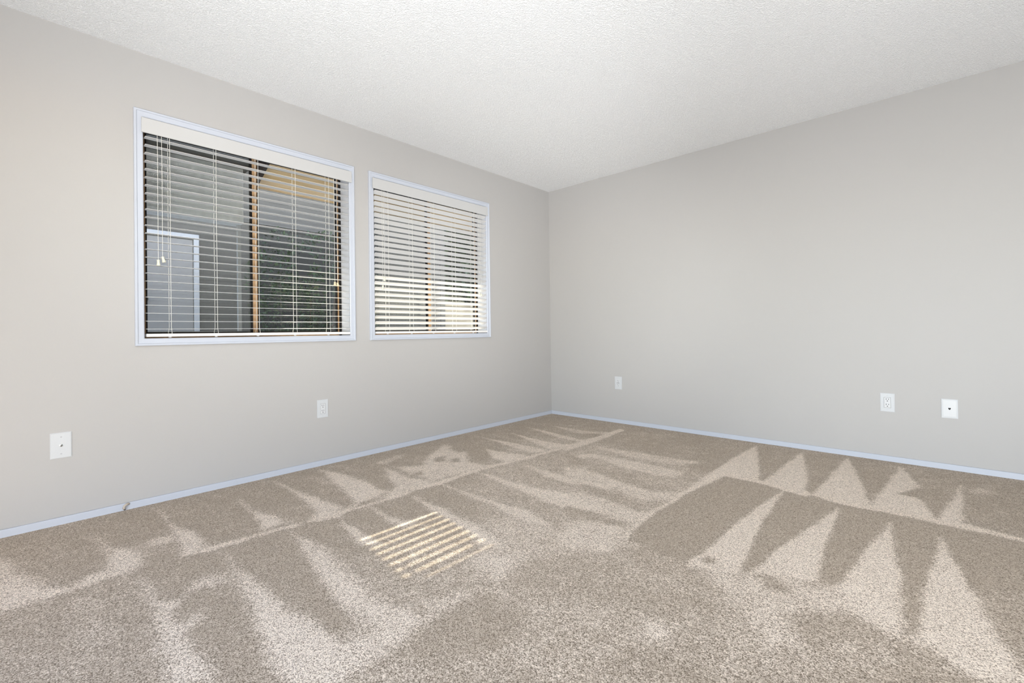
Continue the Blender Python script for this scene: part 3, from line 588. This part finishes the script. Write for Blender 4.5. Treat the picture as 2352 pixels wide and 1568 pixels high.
def blind(y0, y1, tilt, ladders, lifts, tilts, label, seed):
    rnd = random.Random(seed)
    mid = (y0 + y1) / 2; L = y1 - y0
    root = tag(empty('window_blind', (-0.006, mid, 0.895)), label, 'blind', 'faux-wood blinds in the two windows')
    oz, ox = 0.895, 0.020
    # valance with short returns, headrail behind it
    bm = NB()
    VL = L + 0.028                      # the valance laps over the casing at both ends
    vo = 0.0005 if seed == 1 else -0.006
    prof = [(0.0275, 2.002), (0.0335, 2.002), (0.035, 2.0035), (0.035, 2.081), (0.0335, 2.0825), (0.0275, 2.0825)]
    a = [bm.verts.new((x, vo - VL / 2, z - oz)) for x, z in prof]; b = [bm.verts.new((x, vo + VL / 2, z - oz)) for x, z in prof]
    for i in range(len(prof)):
        j = (i + 1) % len(prof); bm.faces.new((a[i], a[j], b[j], b[i]))
    bm.faces.new(a[::-1]); bm.faces.new(b)
    bmesh.ops.recalc_face_normals(bm, faces=bm.faces[:])
    link('valance', bm, M_VAL, root)
    bm = NB(); box(bm, -0.030, 0.027, -L / 2 + 0.006, L / 2 - 0.006, 2.042 - oz, 2.072 - oz, 0.002)
    link('headrail', bm, M_BLIND, root)
    # 25 slats
    proto = None
    for k in range(25):
        if proto is None:
            proto = link('slat', slat_bm(L - 0.006), M_BLIND, root, smooth=False); o = proto
        else:
            o = proto.copy(); C.objects.link(o); o.parent = root
        o.location = (rnd.uniform(-0.0006, 0.0006), rnd.uniform(-0.001, 0.001), 1.987 - oz - k * PITCH_S + rnd.uniform(-0.0006, 0.0006))
        o.rotation_euler = (rnd.uniform(-0.0008, 0.0008), tilt + rnd.uniform(-0.012, 0.012), 0)
    bm = NB(); box(bm, -0.025, 0.025, -L / 2 + 0.003, L / 2 - 0.003, 0.903 - oz, 0.920 - oz, 0.003, 2)
    rail = link('bottom_rail', bm, M_BLIND, root)
    # ladder cords: front and back strand with a rung under each slat
    first = None
    for y in ladders:
        if first is None:
            bm = NB()
            hw = 0.0255 * math.cos(tilt) + 0.0012; dz = 0.0255 * math.sin(-tilt)
            for s in (-1, 1):
                tube(bm, [(s * hw, 0, 2.043 - oz), (s * hw, 0, 1.5 - oz), (s * hw, 0.001, 0.955 - oz), (s * 0.0262, s * 0.004, 0.925 - oz), (s * 0.0258, 0.003, 0.912 - oz)], 0.0011, 6)
            for k in range(25):
                z = 1.987 - oz - k * PITCH_S - 0.0024
                tube(bm, [(-hw, 0, z - dz), (hw, 0, z + dz)], 0.0006, 4)
            o = first = link('ladder_cord', bm, M_CORD, root)
            bm = NB(); lathe(bm, [(0.0075, 0.9035 - oz), (0.0080, 0.901 - oz), (0.0062, 0.898 - oz)], 14)
            btn0 = link('cord_button', bm, M_BLIND, root); bt = btn0
        else:
            o = first.copy(); C.objects.link(o); o.parent = root
            bt = btn0.copy(); C.objects.link(bt); bt.parent = root
        o.location.y = y - mid; bt.location.y = y - mid
    for nm, lst, mt in (('lift_cord', lifts, M_TASSEL), ('tilt_cord', tilts, M_TASSEL2 if seed == 1 else M_TASSEL)):
        for (y, ztop, ti) in lst:
            bm = NB()
            x0 = 0.0285
            tube(bm, [(x0 - 0.006, y - mid, 2.047 - oz), (x0, y - mid + 0.001, 1.9 - oz), (x0 + 0.001, y - mid, ztop - oz)], 0.0011, 6)
            c = link(nm, bm, M_CORD, root)
            bm = NB(); bell(bm, Vector((x0 + 0.001, y - mid, ztop - oz + 0.001)), ti, 0.034 if nm == 'lift_cord' else 0.026)
            link('tassel', bm, mt, c, smooth=True)
    return root
LAD1 = [-3.416, -3.193, -2.965, -2.737, -2.509]
LAD2 = [-2.036, -1.813, -1.594, -1.363, -1.140]
blind(-3.5265, -2.3545, 0.03, LAD1, [(-3.4715, 1.322, (0.03, 0)), (-3.4525, 1.342, (0.22, 0))], [(-2.472, 1.272, (0.0, 0)), (-2.454, 1.268, (0.2, 0))],
      'white slatted blind hanging wide open in the left window', 1)
blind(-2.1515, -0.9765, -0.42, LAD2, [(-2.078, 1.339, (0.05, 0)), (-2.092, 1.272, (0.0, 0))], [(-1.083, 1.276, (0.1, 0)), (-1.064, 1.262, (0.35, 0))],
      'white slatted blind tilted half closed in the right window', 2)

# ---------------------------------------------------------------- wall plates
def plate(bm, wd, ht, th=0.0055):
    box(bm, 0, th, -wd / 2, wd / 2, -ht / 2, ht / 2)
    top = [e for e in bm.edges if all(v.co.x > th / 2 for v in e.verts)]
    bmesh.ops.bevel(bm, geom=top, offset=0.0028, segments=3, affect='EDGES')
    side = [e for e in bm.edges if abs(e.verts[0].co.x - e.verts[1].co.x) > 0.002]
    return bm

def slots(parent, zc, x, flip=1):
    for dy, h in ((-0.0062, 0.0085), (0.0062, 0.0068)):
        bm = NB(); box(bm, x - 0.001, x + 0.0003, dy * flip - 0.0013, dy * flip + 0.0013, zc + 0.004 - h / 2 + 0.001, zc + 0.004 + h / 2 + 0.001)
        link('socket_slot', bm, M_SLOT, parent)
    bm = NB(); lathe(bm, [(0.0028, x - 0.001), (0.0028, x + 0.0003)], 12, (0, 0, zc - 0.0075), 'x')
    link('socket_slot', bm, M_SLOT, parent)

def screw(parent, z, x, mt=None, r=0.0034):
    bm = NB(); lathe(bm, [(r, x - 0.001), (r, x + 0.0006), (r * 0.7, x + 0.0012)], 14, (0, 0, z), 'x')
    s = link('screw', bm, mt or M_SCREW, parent)
    return s

def outlet(loc, rz, style, label, wd=0.076, ht=0.124):
    root = tag(empty('wall_outlet', loc, rz), label, 'outlet', 'power outlets on the walls')
    bm = NB(); plate(bm, wd, ht); link('cover_plate', bm, M_PLATE, root)
    x = 0.0055
    if style == 'gfci':
        bm = NB(); box(bm, 0.001, x + 0.0012, -0.0165, 0.0165, -0.0335, 0.0335, 0.002)
        rc = link('receptacle', bm, M_RECEP, root); x += 0.0012
        slots(rc, 0.0195, x); slots(rc, -0.0205, x)
        for dy in (-0.008, 0.008):
            bm = NB(); box(bm, x - 0.001, x + 0.001, dy - 0.0022, dy + 0.0022, -0.0055, 0.0055, 0.0006)
            link('test_button', bm, M_SLOT, rc)
    else:
        bm = NB(); box(bm, x - 0.001, x + 0.0002, -0.0185, 0.0185, -0.0355, 0.0355)
        link('gap', bm, mat('gap_grey', (0.30, 0.30, 0.30), 0.7, 0.1) if 'gap_grey' not in bpy.data.materials else bpy.data.materials['gap_grey'], root)
        bm = NB(); box(bm, 0.001, x + 0.0010, -0.0168, 0.0168, -0.0338, 0.0338, 0.0012)
        rc = link('receptacle', bm, M_RECEP, root); x += 0.0010
        slots(rc, 0.0180, x); slots(rc, -0.0170, x)
    screw(root, 0.0490, 0.0055, M_PLATE); screw(root, -0.0490, 0.0055, M_PLATE)
    return root
RW = R(-90)      # faces -y on the windowless wall
outlet((0, -2.560, 0.390), 0, 'decora', 'white duplex outlet on the window wall, below the left window')
outlet((0.833, 0, 0.390), RW, 'gfci', 'small white outlet on the windowless wall, closest to the corner')
outlet((2.873, 0, 0.394), RW, 'decora', 'white duplex outlet on the windowless wall, just left of the jack plate')

root = tag(empty('coax_plate', (0, -3.854, 0.382), 0), 'white cable plate with a metal connector, on the window wall beyond the left window', 'wall plate')
bm = NB(); plate(bm, 0.076, 0.124); link('cover_plate', bm, M_PLATE, root)
screw(root, 0.0405, 0.0055); screw(root, -0.0405, 0.0055)
bm = NB(); lathe(bm, [(0.0062, 0.004), (0.0062, 0.0075), (0.0045, 0.0078), (0.0045, 0.014), (0.0032, 0.0142)], 6, (0, 0, 0), 'x'); cn = link('connector', bm, M_STEEL, root)
bm = NB(); lathe(bm, [(0.0024, 0.0142), (0.0024, 0.0146)], 12, (0, 0, 0), 'x'); link('socket_hole', bm, M_SLOT, cn)

root = tag(empty('phone_plate', (3.176, 0, 0.384), RW), 'white phone jack plate with one dark hole, rightmost plate on the windowless wall', 'wall plate')
bm = NB(); plate(bm, 0.077, 0.120, 0.0075); link('cover_plate', bm, M_PLATE, root)
bm = NB(); box(bm, 0.006, 0.0086, -0.030, 0.030, -0.049, 0.051, 0.0008); jp = link('jack_face', bm, M_RECEP, root)
bm = NB()
pts = [(-0.0066, 0.0040), (-0.0034, 0.0056), (0.0, 0.0046), (0.0034, 0.0056), (0.0066, 0.0040), (0.0060, 0.0004), (0.0034, -0.0040), (0.0, -0.0078), (-0.0034, -0.0040), (-0.0060, 0.0004)]
a = [bm.verts.new((0.0080, y, z)) for y, z in pts]; b = [bm.verts.new((0.0089, y, z)) for y, z in pts]
for i in range(len(pts)): bm.faces.new((a[i], a[(i + 1) % len(pts)], b[(i + 1) % len(pts)], b[i]))
bm.faces.new(a[::-1]); bm.faces.new(b); bmesh.ops.recalc_face_normals(bm, faces=bm.faces[:])
link('jack_hole', bm, M_SLOT, jp)

# short cable end sticking out of the baseboard
root = tag(empty('cable_end', (0.0105, -3.616, 0.0)), 'short beige cable end poking out of the baseboard below the left window', 'cable')
bm = NB(); tube(bm, [(-0.002, 0.014, 0.028), (0.006, 0.010, 0.0325), (0.013, 0.002, 0.032), (0.016, -0.006, 0.026), (0.0165, -0.009, 0.018), (0.015, -0.006, 0.011)], [0.0052, 0.0056, 0.0058, 0.0058, 0.0056, 0.0052], 14)
j = link('jacket', bm, M_STUB, root, smooth=True)
bm = NB(); tube(bm, [(0.0151, -0.0061, 0.0112), (0.0138, -0.0040, 0.0066)], [0.0044, 0.0036], 10); link('tip', bm, M_BLACK, root)

# ---------------------------------------------------------------- outside the windows
M_GROUND = mat('patio_concrete', (0.58, 0.56, 0.53), 0.9, 0.2); vary(M_GROUND, (0.58, 0.56, 0.53), 0.12, 3)
bm = NB()
vs = [bm.verts.new(p) for p in ((-14, -12, -0.12), (-0.16, -12, -0.12), (-0.16, 10, -0.12), (-14, 10, -0.12))]
bm.faces.new(vs)
tag(link('ground', bm, M_GROUND), 'concrete ground outside the windows', 'ground', kind='structure')

def planks(name, c0, c1, axis, width):
    m = mat(name, c0, 0.75, 0.2)
    geo = N(m, 'ShaderNodeNewGeometry').outputs['Position']
    sp = N(m, 'ShaderNodeSeparateXYZ'); K(m, geo, sp.inputs[0])
    f = maths(m, 'FRACT', maths(m, 'DIVIDE', sp.outputs[axis], width))
    groove = maprange(m, f, 0.0, 0.05, 0.25, 1.0)
    mp = N(m, 'ShaderNodeMapping'); K(m, geo, mp.inputs[0])
    sc = [14.0, 14.0, 14.0]; sc[1] = 1.2
    mp.inputs['Scale'].default_value = sc
    n = noise(m, 2.2, 5, 0.6, mp.outputs[0])
    r = ramp(m, n.outputs['Fac'], [(0.3, c0), (0.7, c1)])
    mu = N(m, 'ShaderNodeMix'); mu.data_type = 'RGBA'; mu.blend_type = 'MULTIPLY'; mu.inputs['Factor'].default_value = 1
    K(m, r.outputs['Color'], mu.inputs['A']); K(m, groove, mu.inputs['B'])
    K(m, mu.outputs['Result'], bsdf(m).inputs['Base Color'])
    return m
M_SOFFIT = planks('soffit_planks', (0.66, 0.43, 0.21), (0.82, 0.60, 0.36), 0, 0.14)
M_DARKWOOD = mat('dark_brown_paint', (0.055, 0.038, 0.028), 0.6, 0.3)
M_STUCCO = mat('grey_stucco', (0.80, 0.795, 0.79), 0.95, 0.1)
K(M_STUCCO, bump(M_STUCCO, noise(M_STUCCO, 160, 3).outputs['Fac'], 0.5, 0.01), bsdf(M_STUCCO).inputs['Normal'])
vary(M_STUCCO, (0.80, 0.795, 0.79), 0.12, 30)

def slab(bm, pts, th):
    """polygon extruded upward by th"""
    a = [bm.verts.new(p) for p in pts]; b = [bm.verts.new((p[0], p[1], p[2] + th)) for p in pts]
    n = len(pts)
    for i in range(n): bm.faces.new((a[i], a[(i + 1) % n], b[(i + 1) % n], b[i]))
    bm.faces.new(a[::-1]); bm.faces.new(b); bmesh.ops.recalc_face_normals(bm, faces=bm.faces[:])

# sloping plank eave over the right part of the wall
eave = tag(empty('roof_eave', (-0.16, -2.62, 2.5)), 'tan plank roof overhang seen through the tops of the windows', 'roof', kind='structure')
bm = NB(); slab(bm, [(0.0, 0.0, 0.02), (-0.93, 0.0, -0.335), (-0.93, 6.0, -0.335), (0.0, 6.0, 0.02)], 0.05); link('soffit', bm, M_SOFFIT, eave)
bm = NB(); box(bm, -0.96, -0.93, 0, 6.0, -0.34, -0.14); link('fascia', bm, M_SOFFIT, eave)
# dark porch roof with a stuccoed beam over the left part
porch = tag(empty('porch_roof', (-0.16, -2.62, 1.865)), 'dark porch ceiling with a grey stucco beam outside the left window', 'roof', kind='structure')
bm = NB(); box(bm, -1.22, 0.0, -2.6, 0.0, 0.475, 0.60); link('ceiling_boards', bm, M_DARKWOOD, porch)
bm = NB()
for q in (0.0,):
    pr = [(0.0, 0.655), (0.0, 1.0), (-1.0, 0.75), (-1.0, 0.235)]
    a = [bm.verts.new((x, -0.03, z)) for x, z in pr]; b = [bm.verts.new((x, -0.001, z)) for x, z in pr]
    for i in range(4): bm.faces.new((a[i], a[(i + 1) % 4], b[(i + 1) % 4], b[i]))
    bm.faces.new(a[::-1]); bm.faces.new(b); bmesh.ops.recalc_face_normals(bm, faces=bm.faces[:])
link('end_board', bm, M_DARKWOOD, porch)
bm = NB(); box(bm, -1.24, -1.09, -2.6, -0.045, 0.0, 0.475, 0.004); link('beam', bm, M_STUCCO, porch)
bm = NB(); box(bm, -1.18, -1.15, -0.076, -0.048, -2.0, 0.0, 0.003); link('post', bm, M_SCREW, porch)

# neighbouring house across the patio
M_SIDING = planks('dark_siding', (0.065, 0.06, 0.055), (0.09, 0.085, 0.078), 2, 0.22)
M_UPPER = planks('grey_siding', (0.060, 0.057, 0.054), (0.08, 0.077, 0.073), 2, 0.16)
M_DOOR = mat('pale_blue_door', (0.24, 0.235, 0.235), 0.45, 0.35)
M_WHITE = mat('white_wood', (0.42, 0.43, 0.45), 0.5, 0.3)
house = tag(empty('neighbour_house', (-3.0, -3.0, -0.12)), 'grey neighbouring house with a pale door, seen through the left window', 'house')
bm = NB(); box(bm, -0.25, 0.0, -3.0, 3.5, 0, 2.40); link('wall', bm, M_SIDING, house)
bm = NB(); box(bm, -0.05, 0.004, 0.92, 2.44, 0.01, 2.39); link('carport_shade_panel', bm, mat('carport_shade', (0.03, 0.03, 0.028), 0.9, 0.1), house)  # flat dark panel, the carport's shade put into its colour
bm = NB(); box(bm, -0.30, 0.03, -3.0, 3.5, 2.39, 3.05); link('upper_siding', bm, M_UPPER, house)
bm = NB(); box(bm, -0.01, 0.025, -0.6, 0.34, 0.02, 2.10, 0.004); dr = link('door', bm, M_DOOR, house)
bm = NB(); box(bm, -0.01, 0.045, 0.345, 0.395, 0.0, 2.11, 0.004); box(bm, -0.01, 0.045, -0.66, 0.395, 2.11, 2.16, 0.004); link('door_frame', bm, M_WHITE, house)
bm = NB(); lathe(bm, [(0.022, 0.025), (0.012, 0.04), (0.026, 0.06), (0.022, 0.075)], 14, (0, -0.09, 1.42), 'x'); link('door_knob', bm, M_SLOT, dr)

# privacy fence and low block wall beyond the right window
M_FENCE = planks('fence_boards', (0.062, 0.058, 0.052), (0.085, 0.08, 0.072), 1, 0.12)
fence = tag(empty('privacy_fence', (-2.6, -0.55, -0.12)), 'tall grey board fence outside the left half of the right window', 'fence')
bm = NB(); box(bm, -0.03, 0.0, 0, 1.15, 0, 3.0); link('board_panel', bm, M_FENCE, fence)
for y in (0.03, 1.12):
    bm = NB(); box(bm, -0.12, 0.01, y - 0.045, y + 0.045, 0, 3.05, 0.005); link('post', bm, M_FENCE, fence)
M_BLOCK = mat('beige_block', (0.22, 0.19, 0.14), 0.95, 0.1); vary(M_BLOCK, (0.22, 0.19, 0.14), 0.12, 6)
gw = tag(empty('garden_wall', (-3.4, 0.5, -0.12)), 'low beige block wall outside the right half of the right window', 'garden wall')
bm = NB(); box(bm, -0.2, 0.0, 0.0, 4.0, 0, 1.50, 0.01); link('blocks', bm, M_BLOCK, gw)
bm = NB(); box(bm, -0.22, 0.02, 0.0, 4.0, 1.50, 1.56, 0.01); link('coping', bm, M_BLOCK, gw)

# leafy shrub and tree
def leaf_mat(name, c0, c1):
    m = mat(name, c0, 0.5, 0.3)
    r = ramp(m, noise(m, 9, 3).outputs['Fac'], [(0.35, c0), (0.68, c1)])
    K(m, r.outputs['Color'], bsdf(m).inputs['Base Color'])
    return m
M_LEAF = leaf_mat('dark_leaves', (0.014, 0.026, 0.013), (0.05, 0.085, 0.03))
M_LEAF2 = leaf_mat('hedge_leaves', (0.008, 0.012, 0.006), (0.030, 0.048, 0.013))
M_BARK = mat('bark', (0.09, 0.065, 0.045), 0.9, 0.1)

def leaves(n, blobs, size, seed):
    r = np.random.default_rng(seed)
    blobs = np.array(blobs, float)
    vol = np.prod(blobs[:, 3:], 1); pick = r.choice(len(blobs), n, p=vol / vol.sum())
    d = r.normal(size=(n, 3)); d /= np.linalg.norm(d, axis=1)[:, None]
    c = blobs[pick, :3] + d * blobs[pick, 3:] * (r.uniform(0.35, 1, n) ** 0.5)[:, None]
    a = r.normal(size=(n, 3)); a /= np.linalg.norm(a, axis=1)[:, None]
    b = np.cross(a, r.normal(size=(n, 3))); b /= np.linalg.norm(b, axis=1)[:, None]
    nn = np.cross(a, b)
    s = size * r.uniform(0.6, 1.3, n)[:, None]
    P = np.stack([c - a * s, c - b * s * 0.42 + nn * s * 0.12, c + a * s, c + b * s * 0.42 + nn * s * 0.12], 1).reshape(-1, 3)
    return P
def leaf_obj(name, P, m, parent):
    n = len(P) // 4
    me = bpy.data.meshes.new(name)
    me.vertices.add(len(P)); me.vertices.foreach_set('co', P.astype(np.float32).ravel())
    me.loops.add(len(P)); me.loops.foreach_set('vertex_index', np.arange(len(P), dtype=np.int32))
    me.polygons.add(n); me.polygons.foreach_set('loop_start', (np.arange(n) * 4).astype(np.int32)); me.polygons.foreach_set('loop_total', np.full(n, 4, np.int32))
    me.update(); me.materials.append(m)
    o = bpy.data.objects.new(name, me); C.objects.link(o); o.parent = parent
    return o
sh = tag(empty('shrub', (-2.35, -1.75, -0.12)), 'dark leafy shrub outside the right half of the left window', 'shrub')
leaf_obj('foliage', leaves(7500, [(0, -0.2, 2.05, .2, .25, .2), (0, .3, 2.1, .2, .3, .2), (0, -0.25, 0.6, .35, .40, .55), (0, 0.25, 0.7, .35, .45, .6), (0, -0.1, 1.25, .32, .45, .5), (0.05, 0.35, 1.45, .3, .4, .5), (0, -0.3, 1.65, .28, .3, .35), (0, .75, .8, .3, .35, .7), (0.02, 0.72, 1.75, .25, .3, .45)], 0.024, 3), M_LEAF, sh)
for k in range(4):
    r_ = random.Random(k); x, y = r_.uniform(-.12, .12), r_.uniform(-.3, .5)
    bm = NB(); tube(bm, [(x * .3, y * .4, 0), (x, y, 0.7), (x * 1.4, y * 1.3, 1.5)], [0.022, 0.016, 0.006], 7); link('stem', bm, M_BARK, sh)
tr_ = tag(empty('tree', (-5.2, 2.6, -0.12)), 'dense dark tree beyond the low beige wall', 'tree')
leaf_obj('crown', leaves(34000, [(0, -1.4, 1.9, .7, .9, 1.3), (0, -0.3, 2.0, .8, 1.0, 1.5), (0, 1.0, 2.0, .8, 1.2, 1.4), (0, -.8, 3.2, .8, 1.0, .9), (0, .6, 3.3, .8, 1.2, .9), (0, 2.2, 2.4, .8, 1.1, 1.3)], 0.10, 8), M_LEAF2, tr_)
bm = NB(); tube(bm, [(0, 0, 0), (0.05, 0.05, 1.2), (0, 0, 2.6)], [0.16, 0.12, 0.06], 10); link('trunk', bm, M_BARK, tr_)
